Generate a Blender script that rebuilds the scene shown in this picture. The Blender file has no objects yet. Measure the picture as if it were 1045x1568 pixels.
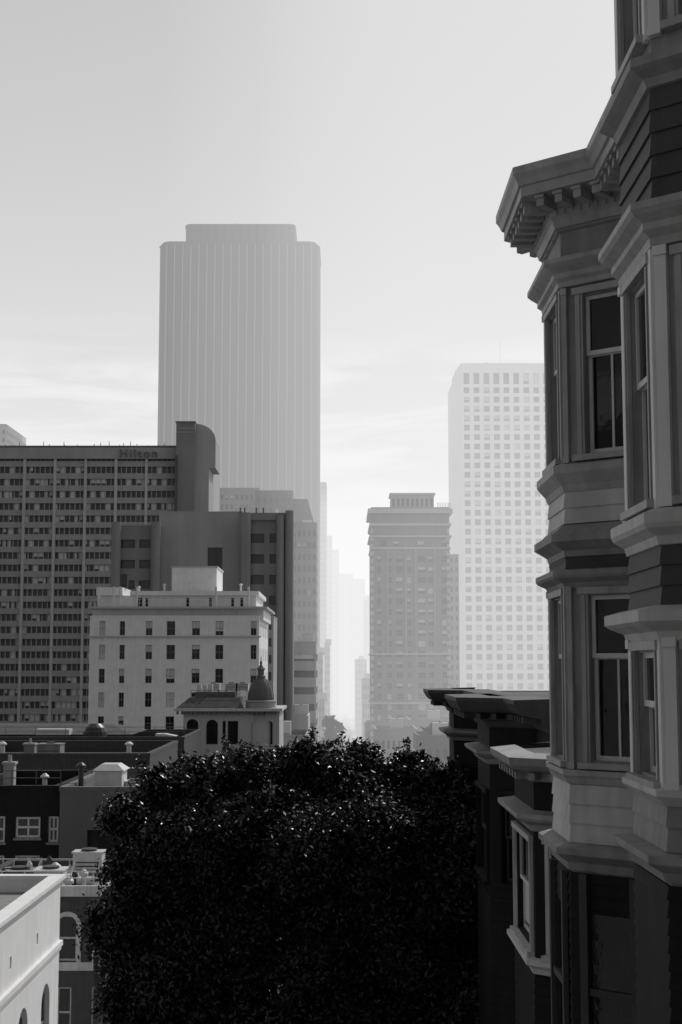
import bpy, math, random
import numpy as np
from mathutils import Vector, Matrix
random.seed(7); np.random.seed(7)
scene=bpy.context.scene
scene.view_settings.view_transform='Standard'; scene.view_settings.look='None'; scene.view_settings.exposure=0
# ------------------------------------------------------------------ camera: eye at origin, looks along +Y (street), tilted up
TILT=math.radians(6.2); F=2178.0
cd=bpy.data.cameras.new("camera"); cam=bpy.data.objects.new("camera",cd); scene.collection.objects.link(cam)
cd.sensor_fit='VERTICAL'; cd.sensor_height=36; cd.sensor_width=24; cd.lens=50; cd.clip_end=12000; cd.clip_start=.1
cam.rotation_euler=(math.radians(90)+TILT,0,0); scene.camera=cam
# image pixel helpers: pixel column / row -> world metres at an assumed distance
def SX(px,Y,py=1000):
    u=(px-522.5)/F; v=(784-py)/F
    return Y*u/(math.cos(TILT)-v*math.sin(TILT))
def SZ(py,Y):
    return Y*math.tan(TILT+math.atan((784-py)/F))
def gz(y):
    if y<0: return -8-.05*y
    if y<160: return -8-.17*y
    if y<220: return -35.2-(y-160)*.04
    return -37.6
def xc(y): return -3.8+.012*min(max(y,0),400)
# ------------------------------------------------------------------ materials
def M(name,v,rough=.75,var=.18,scale=1.5,bump=.15,streak=.5,spec=.3,detail=6):
    m=bpy.data.materials.new(name); m.use_nodes=True; nt=m.node_tree; N=nt.nodes; L=nt.links
    b=N['Principled BSDF']; b.inputs['Roughness'].default_value=rough; b.inputs['Specular IOR Level'].default_value=spec
    tc=N.new('ShaderNodeTexCoord')
    n1=N.new('ShaderNodeTexNoise'); n1.inputs['Scale'].default_value=scale; n1.inputs['Detail'].default_value=detail
    L.new(tc.outputs['Object'],n1.inputs['Vector'])
    mp=N.new('ShaderNodeMapping'); mp.inputs['Scale'].default_value=(scale*3,scale*3,scale*.22); L.new(tc.outputs['Object'],mp.inputs['Vector'])
    n2=N.new('ShaderNodeTexNoise'); n2.inputs['Scale'].default_value=1; n2.inputs['Detail'].default_value=4; L.new(mp.outputs[0],n2.inputs['Vector'])
    mx=N.new('ShaderNodeMix'); mx.data_type='FLOAT'; mx.inputs[0].default_value=streak
    L.new(n1.outputs['Fac'],mx.inputs[2]); L.new(n2.outputs['Fac'],mx.inputs[3])
    mr=N.new('ShaderNodeMapRange'); mr.inputs[1].default_value=.3; mr.inputs[2].default_value=.7
    mr.inputs[3].default_value=v*(1-var); mr.inputs[4].default_value=v*(1+var); L.new(mx.outputs[0],mr.inputs[0])
    L.new(mr.outputs[0],b.inputs['Base Color'])
    if bump>0:
        bp=N.new('ShaderNodeBump'); bp.inputs['Strength'].default_value=bump; bp.inputs['Distance'].default_value=.02
        n3=N.new('ShaderNodeTexNoise'); n3.inputs['Scale'].default_value=scale*12; L.new(tc.outputs['Object'],n3.inputs['Vector'])
        L.new(n3.outputs['Fac'],bp.inputs['Height']); L.new(bp.outputs[0],b.inputs['Normal'])
    return m
paint_w=M("white_paint",.75,.55,.12,2.0,.12)
paint_m=M("house_paint",.29,.6,.32,2.0,.15)
paint_t=M("trim_paint",.39,.5,.28,2.5,.1)
paint_g=M("grey_paint",.56,.6,.25,2.0,.15)
paint_d=M("dark_paint",.075,.6,.25,2,.15,spec=.2)
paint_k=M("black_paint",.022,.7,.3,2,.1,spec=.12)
stucco_w=M("white_stucco",.8,.85,.1,.8,.25)
stone_l=M("light_stone",.5,.85,.12,.15,.1)
stone_m=M("mid_stone",.36,.85,.15,.15,.1)
stone_d=M("dark_stone",.16,.85,.2,.15,.1)
stone_s=M("slate_stone",.23,.85,.2,.15,.1)
tower_st=M("skyscraper_stone",.05,.7,.1,.05,.05,spec=.1)
tower_fin=M("skyscraper_fin",.2,.7,.1,.05,.05,spec=.2)
brick=M("brick",.25,.9,.2,.3,.2)
conc=M("concrete",.4,.85,.15,.3,.1)
roofm=M("roof_felt",.1,.9,.3,.5,.3)
roofl=M("roof_gravel",.25,.9,.3,.6,.3)
metal=M("painted_metal",.65,.4,.15,3,.05,spec=.5)
darkmetal=M("dark_metal",.04,.4,.2,3,.05,spec=.5)
room=M("dark_room",.03,.9,.3,1,0)
blind=M("window_blind",.65,.8,.15,.5,0)
glass=M("window_glass",.012,.04,.4,.6,.04,spec=.4)
glass_far=M("tower_glass",.06,.25,.35,.12,0,spec=.5)
tower_glass2=M("skyscraper_glass",.035,.6,.15,.12,0,spec=.1)
asphalt=M("asphalt",.05,.85,.25,.6,.3)
pave=M("pavement_concrete",.28,.85,.15,.6,.2)
earth=M("ground_earth",.12,.95,.3,.02,0)
linem=M("road_paint",.7,.7,.1,2,0)
bark=M("bark",.05,.9,.3,6,.6)
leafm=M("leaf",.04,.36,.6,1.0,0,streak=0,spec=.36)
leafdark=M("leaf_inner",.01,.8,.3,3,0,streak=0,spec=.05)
# ------------------------------------------------------------------ geometry container
class G:
    def __init__(s,name,loc=(0,0,0)): s.name=name; s.loc=Vector(loc); s.parts={}
    def add(s,part,mat,vs,fs):
        d=s.parts.setdefault((part,mat.name),[mat,[],[]]); o=len(d[1])
        d[1].extend(vs); d[2].extend([tuple(i+o for i in f) for f in fs])
    def box(s,part,mat,x0,x1,y0,y1,z0,z1):
        s.ob(part,mat,(x0,y0),(1,0),(0,-1),0,x1-x0,-(y1-y0),0,z0,z1)
    def ob(s,part,mat,p,u,n,u0,u1,n0,n1,z0,z1):
        P=lambda a,b,z:(p[0]+u[0]*a+n[0]*b,p[1]+u[1]*a+n[1]*b,z)
        vs=[P(u0,n0,z0),P(u1,n0,z0),P(u1,n1,z0),P(u0,n1,z0),P(u0,n0,z1),P(u1,n0,z1),P(u1,n1,z1),P(u0,n1,z1)]
        s.add(part,mat,vs,[(0,3,2,1),(4,5,6,7),(0,1,5,4),(1,2,6,5),(2,3,7,6),(3,0,4,7)])
    def prism(s,part,mat,poly,z0,z1,top=None):
        n=len(poly); t=top or poly
        vs=[(x,y,z0) for x,y in poly]+[(x,y,z1) for x,y in t]
        s.add(part,mat,vs,[tuple(range(n))[::-1],tuple(range(n,2*n))]+[(i,(i+1)%n,n+(i+1)%n,n+i) for i in range(n)])
    def rev(s,part,mat,c,prof,seg=20):
        vs=[];fs=[]
        for r,z in prof:
            for k in range(seg):
                a=2*math.pi*k/seg; vs.append((c[0]+r*math.cos(a),c[1]+r*math.sin(a),z))
        for i in range(len(prof)-1):
            for k in range(seg):
                fs.append((i*seg+k,i*seg+(k+1)%seg,(i+1)*seg+(k+1)%seg,(i+1)*seg+k))
        fs.append(tuple(range(seg))[::-1]); fs.append(tuple((len(prof)-1)*seg+k for k in range(seg)))
        s.add(part,mat,vs,fs)
    def tube(s,part,mat,a,b,r0,r1=None,seg=8):
        r1=r0 if r1 is None else r1; a=Vector(a);b=Vector(b); d=(b-a).normalized()
        q=d.to_track_quat('Z','Y'); vs=[]
        for P,r in((a,r0),(b,r1)):
            for k in range(seg):
                t=2*math.pi*k/seg; vs.append(tuple(P+q@Vector((r*math.cos(t),r*math.sin(t),0))))
        s.add(part,mat,vs,[(k,(k+1)%seg,seg+(k+1)%seg,seg+k) for k in range(seg)]+[tuple(range(seg))[::-1],tuple(range(seg,2*seg))])
    def finish(s,smooth=()):
        e=bpy.data.objects.new(s.name,None); scene.collection.objects.link(e); e.location=s.loc
        for (part,mn),(mat,vs,fs) in s.parts.items():
            me=bpy.data.meshes.new(part); me.from_pydata([(v[0]-s.loc.x,v[1]-s.loc.y,v[2]-s.loc.z) for v in vs],[],fs)
            me.materials.append(mat); me.validate()
            if part in smooth:
                for p in me.polygons: p.use_smooth=True
            o=bpy.data.objects.new(part,me); scene.collection.objects.link(o); o.parent=e
        return e
def single(name,mat,vs,fs):
    me=bpy.data.meshes.new(name); me.from_pydata(vs,[],fs); me.materials.append(mat); o=bpy.data.objects.new(name,me); scene.collection.objects.link(o); return o
def offp(path,o):
    out=[]; n=len(path)
    for i in range(n):
        ns=[]
        for a,b in((i-1,i),(i,i+1)):
            if a<0 or b>=n: continue
            d=Vector((path[b][0]-path[a][0],path[b][1]-path[a][1])).normalized(); ns.append(Vector((-d.y,d.x)))
        if len(ns)==1: m=ns[0]*o
        else:
            m=(ns[0]+ns[1]).normalized(); m=m*(o/max(.3,m.dot(ns[0])))
        out.append((path[i][0]+m.x,path[i][1]+m.y))
    return out
def sweep(g,part,mat,path,prof):
    n=len(path); vs=[];fs=[]
    for o,z in prof:
        vs+= [(x,y,z) for x,y in offp(path,o)]
    for j in range(len(prof)-1):
        for i in range(n-1):
            fs.append((j*n+i,(j+1)*n+i,(j+1)*n+i+1,j*n+i+1))
    fs.append(tuple(j*n for j in range(len(prof)))); fs.append(tuple(j*n+n-1 for j in range(len(prof)))[::-1])
    g.add(part,mat,vs,fs)
def along(g,part,mat,path,sp,w,o0,o1,z0,z1):
    for i in range(len(path)-1):
        a=Vector(path[i]);b=Vector(path[i+1]); d=b-a; L=d.length
        if L<w*1.5: continue
        d=d/L; nn=(-d.y,d.x); k=max(1,int(L/sp))
        for j in range(k):
            c=(j+.5)*L/k
            g.ob(part,mat,tuple(a),tuple(d),nn,c-w/2,c+w/2,o0,o1,z0,z1)
def wall(g,part,mat,p,u,n,W,z0,z1,ops,depth=.2,glassm=None,frame=None,fw=.06,rail=True,vm=False,blinds=0,back=None,sill=None):
    glassm=glassm or glass
    us=sorted(set([0,W]+[round(v,4) for o in ops for v in o[:2]])); zs=sorted(set([z0,z1]+[round(v,4) for o in ops for v in o[2:4]]))
    P=lambda a,b,z:(p[0]+u[0]*a+n[0]*b,p[1]+u[1]*a+n[1]*b,z)
    vs=[];fs=[]
    def q(a,b,c,d):
        o=len(vs); vs.extend([a,b,c,d]); fs.append((o,o+1,o+2,o+3))
    for i in range(len(us)-1):
        run=None
        for j in range(len(zs)-1):
            cu=(us[i]+us[i+1])/2; cz=(zs[j]+zs[j+1])/2
            ins=any(o[0]<cu<o[1] and o[2]<cz<o[3] for o in ops)
            if not ins:
                if run is None: run=zs[j]
            if (ins or j==len(zs)-2) and run is not None:
                e=zs[j] if ins else zs[j+1]
                q(P(us[i],0,run),P(us[i+1],0,run),P(us[i+1],0,e),P(us[i],0,e)); run=None
    for o in ops:
        a,b,c,d=o[:4]; arch=len(o)>4 and o[4]
        q(P(a,0,c),P(a,-depth,c),P(a,-depth,d),P(a,0,d)); q(P(b,-depth,c),P(b,0,c),P(b,0,d),P(b,-depth,d))
        q(P(a,0,c),P(b,0,c),P(b,-depth,c),P(a,-depth,c)); q(P(a,-depth,d),P(b,-depth,d),P(b,0,d),P(a,0,d))
        g.add(part+"_glass",glassm,[P(a,-depth,c),P(b,-depth,c),P(b,-depth,d),P(a,-depth,d)],[(0,1,2,3)])
        if arch:
            r=(b-a)/2; m=(a+b)/2; K=10
            pts=[(m-r*math.cos(math.pi*k/K),d-r*(1-math.sin(math.pi*k/K))) for k in range(K+1)]
            for k in range(K):
                x0_,y0_=pts[k];x1_,y1_=pts[k+1]
                q(P(x0_,-.001,y0_),P(x1_,-.001,y1_),P(x1_,-.001,d+.002),P(x0_,-.001,d+.002))
                q(P(x0_,-.001,y0_),P(x0_,-depth,y0_),P(x1_,-depth,y1_),P(x1_,-.001,y1_))
        if blinds and random.random()<blinds:
            h=(d-c)*random.choice([.3,.5,.5,.7,1])
            g.add(part+"_blinds",blind,[P(a,-depth+.01,d-h),P(b,-depth+.01,d-h),P(b,-depth+.01,d),P(a,-depth+.01,d)],[(0,1,2,3)])
        if frame:
            f=part+"_frames"; e=-depth+.015; t=-depth+.07
            g.ob(f,frame,p,u,n,a,a+fw,e,t,c,d); g.ob(f,frame,p,u,n,b-fw,b,e,t,c,d)
            g.ob(f,frame,p,u,n,a+fw,b-fw,e,t-.005,c,c+fw); g.ob(f,frame,p,u,n,a+fw,b-fw,e,t-.005,d-fw,d)
            if rail: mz=(c+d)/2; g.ob(f,frame,p,u,n,a+fw,b-fw,e,t+.01,mz-fw/2,mz+fw/2)
            if vm: mm=(a+b)/2; g.ob(f,frame,p,u,n,mm-fw/3,mm+fw/3,e,t-.01,c+fw,d-fw)
        if sill:
            g.ob(part+"_sills",sill,p,u,n,a-.08,b+.08,.003,.12,c-.12,c)
    g.add(part,mat,vs,fs)
def regular(W,z0,z1,nc,nr,fw=.55,fh=.55,mu=0,mz0=0,mz1=0):
    cw=(W-2*mu)/nc; rh=(z1-z0-mz0-mz1)/nr; o=[]
    for i in range(nc):
        for j in range(nr):
            c=mu+(i+.5)*cw; b=z0+mz0+j*rh+rh*(1-fh)/2
            o.append((c-cw*fw/2,c+cw*fw/2,b,b+rh*fh))
    return o
def block(g,x0,x1,y0,y1,zb,zt,mat,front=None,side=None,depth=.3,glassm=None,frame=None,blinds=0,roof=None,parapet=.9,sidemat=None,vm=False,sill=None,rail=True,fw=.06):
    front=front or []; side=side or []; glassm=glassm or glass_far
    sm=sidemat or mat
    wall(g,"front_wall",mat,(x0,y0),(1,0),(0,-1),x1-x0,zb,zt,front,depth,glassm,frame,blinds=blinds,vm=vm,sill=sill,rail=rail,fw=fw)
    wall(g,"side_wall",sm,(x1,y0),(0,1),(1,0),y1-y0,zb,zt,side,depth,glassm,frame,blinds=blinds,vm=vm,rail=rail,fw=fw)
    wall(g,"side_wall",sm,(x0,y1),(0,-1),(-1,0),y1-y0,zb,zt,side,depth,glassm,frame,blinds=blinds,vm=vm,rail=rail,fw=fw)
    wall(g,"back_wall",mat,(x1,y1),(-1,0),(0,1),x1-x0,zb,zt,[],depth,glassm)
    r=roof or roofm
    g.add("roof",r,[(x0,y0,zt-parapet),(x1,y0,zt-parapet),(x1,y1,zt-parapet),(x0,y1,zt-parapet)],[(0,1,2,3)])
    t=.35
    for a in((x0-.05,x1+.05,y0-.05,y0+t),(x0-.05,x1+.05,y1-t,y1+.05),(x0-.05,x0+t,y0+t,y1-t),(x1-t,x1+.05,y0+t,y1-t)):
        g.box("coping",mat,*a,zt+.002,zt+.25)
    for a in((x0+.02,x1-.02,y0+.02,y0+t-.02),(x0+.02,x1-.02,y1-t+.02,y1-.02),(x0+.02,x0+t-.02,y0+t,y1-t),(x1-t+.02,x1-.02,y0+t,y1-t)):
        g.box("parapet",mat,*a,zt-parapet,zt)
# ------------------------------------------------------------------ world, sun, haze
SUN_EL=math.radians(44); SUN_AZ=math.radians(33)
w=bpy.data.worlds.new("World"); scene.world=w; w.use_nodes=True; N=w.node_tree.nodes; L=w.node_tree.links
bg=N['Background']; sky=N.new('ShaderNodeTexSky'); sky.sky_type='NISHITA'; sky.sun_disc=False
sky.sun_elevation=SUN_EL; sky.sun_rotation=SUN_AZ; sky.air_density=1.0; sky.dust_density=2.0; sky.ozone_density=1
bw=N.new('ShaderNodeRGBToBW'); L.new(sky.outputs[0],bw.inputs[0])
pw_=N.new('ShaderNodeMath'); pw_.operation='POWER'; pw_.inputs[1].default_value=.6; L.new(bw.outputs[0],pw_.inputs[0])
sc=N.new('ShaderNodeMath'); sc.operation='MULTIPLY'; sc.inputs[1].default_value=1.3; L.new(pw_.outputs[0],sc.inputs[0])
tc=N.new('ShaderNodeTexCoord'); mp=N.new('ShaderNodeMapping'); mp.inputs['Scale'].default_value=(6,6,34); mp.inputs['Location'].default_value=(1.9,.4,1.3); L.new(tc.outputs['Generated'],mp.inputs['Vector'])
nz=N.new('ShaderNodeTexNoise'); nz.inputs['Scale'].default_value=1.1; nz.inputs['Detail'].default_value=9; nz.inputs['Roughness'].default_value=.55; nz.inputs['Distortion'].default_value=.8; L.new(mp.outputs[0],nz.inputs['Vector'])
cr=N.new('ShaderNodeMapRange'); cr.interpolation_type='SMOOTHSTEP'; cr.inputs[1].default_value=.40; cr.inputs[2].default_value=.62; cr.inputs[3].default_value=.86; cr.inputs[4].default_value=1.75; L.new(nz.outputs['Fac'],cr.inputs[0])
sz=N.new('ShaderNodeSeparateXYZ'); L.new(tc.outputs['Generated'],sz.inputs[0])
band=N.new('ShaderNodeMapRange'); band.interpolation_type='SMOOTHSTEP'; band.inputs[1].default_value=.245; band.inputs[2].default_value=.19; band.inputs[3].default_value=0; band.inputs[4].default_value=1; L.new(sz.outputs['Z'],band.inputs[0])
cm=N.new('ShaderNodeMix'); cm.data_type='FLOAT'; cm.inputs[2].default_value=1; L.new(band.outputs[0],cm.inputs[0]); L.new(cr.outputs[0],cm.inputs[3])
mu=N.new('ShaderNodeMath'); mu.operation='MULTIPLY'; L.new(sc.outputs[0],mu.inputs[0]); L.new(cm.outputs[0],mu.inputs[1])
L.new(mu.outputs[0],bg.inputs['Color']); bg.inputs['Strength'].default_value=.1
sd=bpy.data.lights.new("sun",'SUN'); sd.energy=4.2; sd.angle=math.radians(.5); sd.color=(1,.985,.97)
so=bpy.data.objects.new("sun",sd); scene.collection.objects.link(so)
sv=Vector((math.sin(SUN_AZ)*math.cos(SUN_EL),math.cos(SUN_AZ)*math.cos(SUN_EL),math.sin(SUN_EL)))
so.rotation_euler=(-sv).to_track_quat('-Z','Y').to_euler(); so.location=(0,0,60)
def haze(name,poly,z0,z1,dens,lum):
    # haze: absorption plus a fixed emission put in for scattered sunlight
    m=bpy.data.materials.new(name+"_air"); m.use_nodes=True; nt=m.node_tree; nt.nodes.remove(nt.nodes['Principled BSDF'])
    a=nt.nodes.new('ShaderNodeVolumeAbsorption'); a.inputs['Color'].default_value=(0,0,0,1); a.inputs['Density'].default_value=dens
    e=nt.nodes.new('ShaderNodeEmission'); e.inputs['Color'].default_value=(1,1,1,1); e.inputs['Strength'].default_value=dens*lum
    s=nt.nodes.new('ShaderNodeAddShader'); nt.links.new(a.outputs[0],s.inputs[0]); nt.links.new(e.outputs[0],s.inputs[1])
    nt.links.new(s.outputs[0],nt.nodes['Material Output'].inputs['Volume'])
    h=G(name); h.prism("air",m,poly,z0,z1); d=h.parts[("air",m.name)]; single(name,m,d[1],d[2])
haze("haze",[(-3000,520),(-60,460),(-22,365),(10,170),(3000,170),(3000,758),(-3000,758)],-60,420,.00145,.94)  # front slanted so the glowing haze is deeper to the right
haze("haze",[(-3000,758.5),(3000,758.5),(3000,4500),(-3000,4500)],-60,100,.0034,1.0)
haze("haze",[(-3000,758.5),(3000,758.5),(3000,4500),(-3000,4500)],100.5,420,.0005,1.0)
# ------------------------------------------------------------------ ground, road, pavements
ys=[-60,0,20,40,60,80,100,130,160,190,220,400,900,2500,9000]; xs=[-9000,-1500,-200,-60,0,60,200,1500,9000]
n=len(xs)
single("ground",earth,[(x,y,gz(y)-.02) for y in ys for x in xs],[(j*n+i,j*n+i+1,(j+1)*n+i+1,(j+1)*n+i) for j in range(len(ys)-1) for i in range(n-1)])
def strip(name,mat,a,b,dz,y0,y1,step=20,thick=0,dash=None):
    vs=[];fs=[]; y=y0
    yy=[]
    while y<y1: yy.append(y); y+=step
    yy.append(y1)
    for i,y in enumerate(yy):
        z=gz(y)+dz; c=xc(y); vs+=[(c+a,y,z),(c+b,y,z),(c+a,y,z-max(thick,.001)),(c+b,y,z-max(thick,.001))]
    for i in range(len(yy)-1):
        if dash and i%2: continue
        o=i*4; fs.append((o,o+1,o+5,o+4))
        if thick: fs+= [(o+2,o,o+4,o+6),(o+1,o+3,o+7,o+5)]
    single(name,mat,vs,fs)
strip("road",asphalt,-4.8,4.8,.0,-40,2400)
strip("pavement",pave,-7.2,-4.8,.13,-40,2400,thick=.16)
strip("pavement",pave,4.8,7.2,.13,-40,2400,thick=.16)
strip("road_marking",linem,-.08,.08,.006,-40,1500,step=4,dash=True)
# ------------------------------------------------------------------ victorian houses on the right
WX=3.45; FX=2.68
def bay_path(y0,y1,bays,end=True):
    p=[(WX,y0)]
    for a,b in bays: p+=[(WX,a-.65),(FX,a),(FX,b),(WX,b+.65)]
    p.append((WX,y1)); return p
def clap(z0,z1,st=.125,o=.012):
    pr=[(o,z0)]; z=z0
    while z<z1-1e-6:
        zz=min(z+st,z1); pr+=[(o+.026,z),(o+.004,zz)]; z=zz
    pr+=[(-.02,z1),(-.02,z0)]
    return pr
def sashwin(g,p,u,n,a,b,z0,z1,trim,sashm,split=.5,vm=True,shade=0):
    for s0,s1 in((a-.1,a),(b,b+.1)):
        g.ob("casings",trim,p,u,n,s0,s1,.004,.045,z0-.02,z1+.02)
        g.ob("casings",trim,p,u,n,s0+.03,s1-.03,.047,.06,z0-.01,z1+.01)
    g.ob("casings",trim,p,u,n,a-.13,b+.13,.004,.07,z1+.02,z1+.1)
    g.ob("sills",trim,p,u,n,a-.14,b+.14,.004,.11,z0-.09,z0-.02)
    m=z0+(z1-z0)*split; f=.045
    P=lambda s,t,z:(p[0]+u[0]*s+n[0]*t,p[1]+u[1]*s+n[1]*t,z)
    def sash(c,d,dn,v):
        g.ob("sashes",sashm,p,u,n,a,a+f,-dn-.04,-dn,c,d); g.ob("sashes",sashm,p,u,n,b-f,b,-dn-.04,-dn,c,d)
        g.ob("sashes",sashm,p,u,n,a+f,b-f,-dn-.04,-dn-.002,c,c+f*1.2); g.ob("sashes",sashm,p,u,n,a+f,b-f,-dn-.04,-dn-.002,d-f,d)
        if v: mm=(a+b)/2; g.ob("sashes",sashm,p,u,n,mm-.014,mm+.014,-dn-.036,-dn-.004,c+f*1.2,d-f)
        g.add("panes",glass,[P(a,-dn-.025,c),P(b,-dn-.025,c),P(b,-dn-.025,d),P(a,-dn-.025,d)],[(0,1,2,3)])
    sash(m,z1,.04,False); sash(z0,m+.03,.085,vm)
    if shade: g.add("roller_shades",blind,[P(a+f,-.107,z0+.1),P(b-f,-.107,z0+.1),P(b-f,-.107,z0+(m-z0)*shade),P(a+f,-.107,z0+(m-z0)*shade)],[(0,1,2,3)])
def house(name,y0,y1,bays,zbot,ztop,wins,mat,trim,sashm,xback=13,split=.62,vm=True,shade=0,pil=True,corner=None,cw_=.055):
    g=G(name,(WX,(y0+y1)/2,zbot)); path=bay_path(y0,y1,bays)
    for i in range(len(path)-1):
        a=Vector(path[i]);b=Vector(path[i+1]); d=b-a; Ln=d.length; d/=Ln; nn=(-d.y,d.x); ops=[]
        isbay=not(abs(path[i][0]-WX)<1e-6 and abs(path[i+1][0]-WX)<1e-6)
        if isbay:
            front=abs(d.x)<1e-6
            for (z0,z1) in wins:
                if front: ops.append((.22,Ln-.22,z0,z1))
                elif d.x<0: ops.append((.1,Ln-.29,z0,z1))
                else: ops.append((.26,Ln-.1,z0,z1))
        wall(g,"walls",mat,tuple(a),tuple(d),nn,Ln,zbot,ztop,ops,.13,glass)
        for o in ops: sashwin(g,tuple(a),tuple(d),nn,o[0],o[1],o[2],o[3],trim,sashm,split,vm,shade)
        if isbay and pil:
            c_=corner or trim
            for (z0,z1) in wins:
                g.ob("pilasters",c_,tuple(a),tuple(d),nn,.004,cw_,.003,.05,z0-.1,z1+.12)
                g.ob("pilasters",c_,tuple(a),tuple(d),nn,Ln-cw_-.015,Ln-.004,.003,.05,z0-.1,z1+.12)
                for q_ in (z0-.1,z1+.04): g.ob("pilaster_caps",c_,tuple(a),tuple(d),nn,Ln-cw_-.03,Ln-.002,.052,.075,q_,q_+.08)
    poly=path+[(xback,y1),(xback,y0)]
    vs=[(x,y,ztop-.02) for x,y in poly]; g.add("roof",roofm,vs,[tuple(range(len(vs)))[::-1]])
    g.add("party_walls",mat,[(WX,y0,zbot),(xback,y0,zbot),(xback,y0,ztop),(WX,y0,ztop),(WX,y1,zbot),(xback,y1,zbot),(xback,y1,ztop),(WX,y1,ztop),],[(0,1,2,3),(5,4,7,6),(1,5,6,2)])
    return g,path
# --- house A
gA,pA=house("victorian_house",13.75,19.2,[(16.8,18.1)],-12,5.9,[(2.5,4.4),(-1.08,.82)],paint_m,paint_t,paint_w)
gg=gA
sweep(gg,"clapboards",paint_g,pA,clap(1.68,2.06,.19)); sweep(gg,"clapboards",paint_g,pA,clap(-2.02,-1.36,.22))
sweep(gg,"frieze",paint_m,pA,[(.02,4.9),(.02,5.22),(.06,5.24),(.06,5.28),(-.02,5.3),(-.02,4.88)])
sweep(gg,"cornice",paint_t,pA,[(-.02,5.26),(.09,5.27),(.12,5.36),(.16,5.4),(.16,5.5),(.2,5.56),(.52,5.60),(.52,5.72),(.55,5.73),(.58,5.80),(.62,5.86),(.62,5.95),(-.02,6.0)])
along(gg,"modillions",paint_t,offp(pA,.3),.25,.1,-.12,.16,5.46,5.585)
along(gg,"modillions",paint_t,offp(pA,.3),.25,.13,-.13,.19,5.555,5.59)
along(gg,"dentils",paint_t,offp(pA,.1),.11,.055,.0,.075,5.40,5.47)
sweep(gg,"architrave",paint_t,pA,[(-.01,4.53),(.06,4.54),(.07,4.6),(.12,4.64),(.12,4.70),(.2,4.76),(.24,4.80),(.24,4.86),(-.01,4.92)])
sweep(gg,"sill_band",paint_t,pA,[(-.01,2.05),(.03,2.06),(.06,2.14),(.14,2.24),(.16,2.27),(.16,2.36),(.08,2.39),(-.01,2.40)])
sweep(gg,"belt_cornice",paint_m,pA,[(-.01,1.28),(.03,1.29),(.05,1.36),(.14,1.42),(.2,1.46),(.2,1.55),(.12,1.60),(.06,1.66),(-.01,1.68)])
sweep(gg,"belt_cove",paint_d,pA,[(-.01,1.14),(.03,1.14),(.02,1.22),(.03,1.28),(-.01,1.285)])
sweep(gg,"belt_lower",paint_m,pA,[(-.01,.90),(.04,.91),(.07,.98),(.17,1.03),(.19,1.06),(.19,1.12),(-.01,1.145)])
sweep(gg,"sill_band",paint_t,pA,[(-.01,-1.36),(.04,-1.35),(.07,-1.28),(.1,-1.25),(.1,-1.19),(-.01,-1.18)])
sweep(gg,"base_cornice",paint_m,pA,[(-.01,-2.34),(.05,-2.33),(.07,-2.24),(.15,-2.18),(.2,-2.14),(.2,-2.07),(.1,-2.03),(-.01,-2.02)])
sweep(gg,"lower_siding",paint_k,pA,clap(-7.5,-2.36,.14,.02))
for i in (1,2):
    a=Vector(pA[i]);b=Vector(pA[i+1]);d=(b-a);Ln=d.length;d/=Ln;nn=(-d.y,d.x)
    gg.ob("lower_windows",glass,tuple(a),tuple(d),nn,.2,Ln-.25,.05,.056,-4.6,-2.8)
    for s in(.12,Ln-.24): gg.ob("lower_pilasters",paint_d,tuple(a),tuple(d),nn,s,s+.1,.05,.11,-5,-2.36)
    gg.ob("lower_pilasters",paint_d,tuple(a),tuple(d),nn,.2,Ln-.25,.058,.09,-3.7,-3.62)
gg.finish()
# --- house B (nearer)
gB,pB=house("victorian_house",6.5,13.7,[(11.8,13.1)],-12,9.5,[(5.5,7.6),(1.42,3.42),(-.93,.12)],paint_m,paint_t,paint_w,split=.55,corner=paint_w,cw_=.1)
gg=gB
sweep(gg,"clapboards",paint_d,pB,clap(3.95,4.95,.2)); sweep(gg,"clapboards",paint_d,pB,clap(.5,1.0,.17)); sweep(gg,"clapboards",paint_m,pB,clap(-1.5,-1.12,.2))
sweep(gg,"upper_cornice",paint_m,pB,[(-.01,4.94),(.05,4.95),(.08,5.02),(.16,5.07),(.2,5.10),(.2,5.18),(.1,5.22),(-.01,5.25)])
sweep(gg,"window_cornice",paint_t,pB,[(-.01,3.54),(.05,3.55),(.06,3.62),(.12,3.68),(.12,3.74),(.2,3.80),(.23,3.84),(.23,3.90),(-.01,3.96)])
sweep(gg,"sill_cornice",paint_g,pB,[(-.01,1.0),(.04,1.01),(.06,1.08),(.15,1.14),(.17,1.18),(.17,1.27),(.08,1.31),(-.01,1.32)])
sweep(gg,"belt_cornice",paint_g,pB,[(-.01,.2),(.05,.21),(.08,.29),(.2,.34),(.24,.37),(.24,.46),(.1,.5),(-.01,.51)])
sweep(gg,"sill_cornice",paint_g,pB,[(-.01,-1.14),(.04,-1.13),(.1,-1.07),(.12,-1.05),(.12,-1.0),(-.01,-.99)])
sweep(gg,"base_cornice",paint_m,pB,[(-.01,-1.75),(.05,-1.74),(.08,-1.66),(.18,-1.6),(.2,-1.58),(.2,-1.52),(-.01,-1.5)])
sweep(gg,"lower_siding",paint_k,pB,clap(-6.5,-1.77,.14,.02))
gg.finish()
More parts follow.
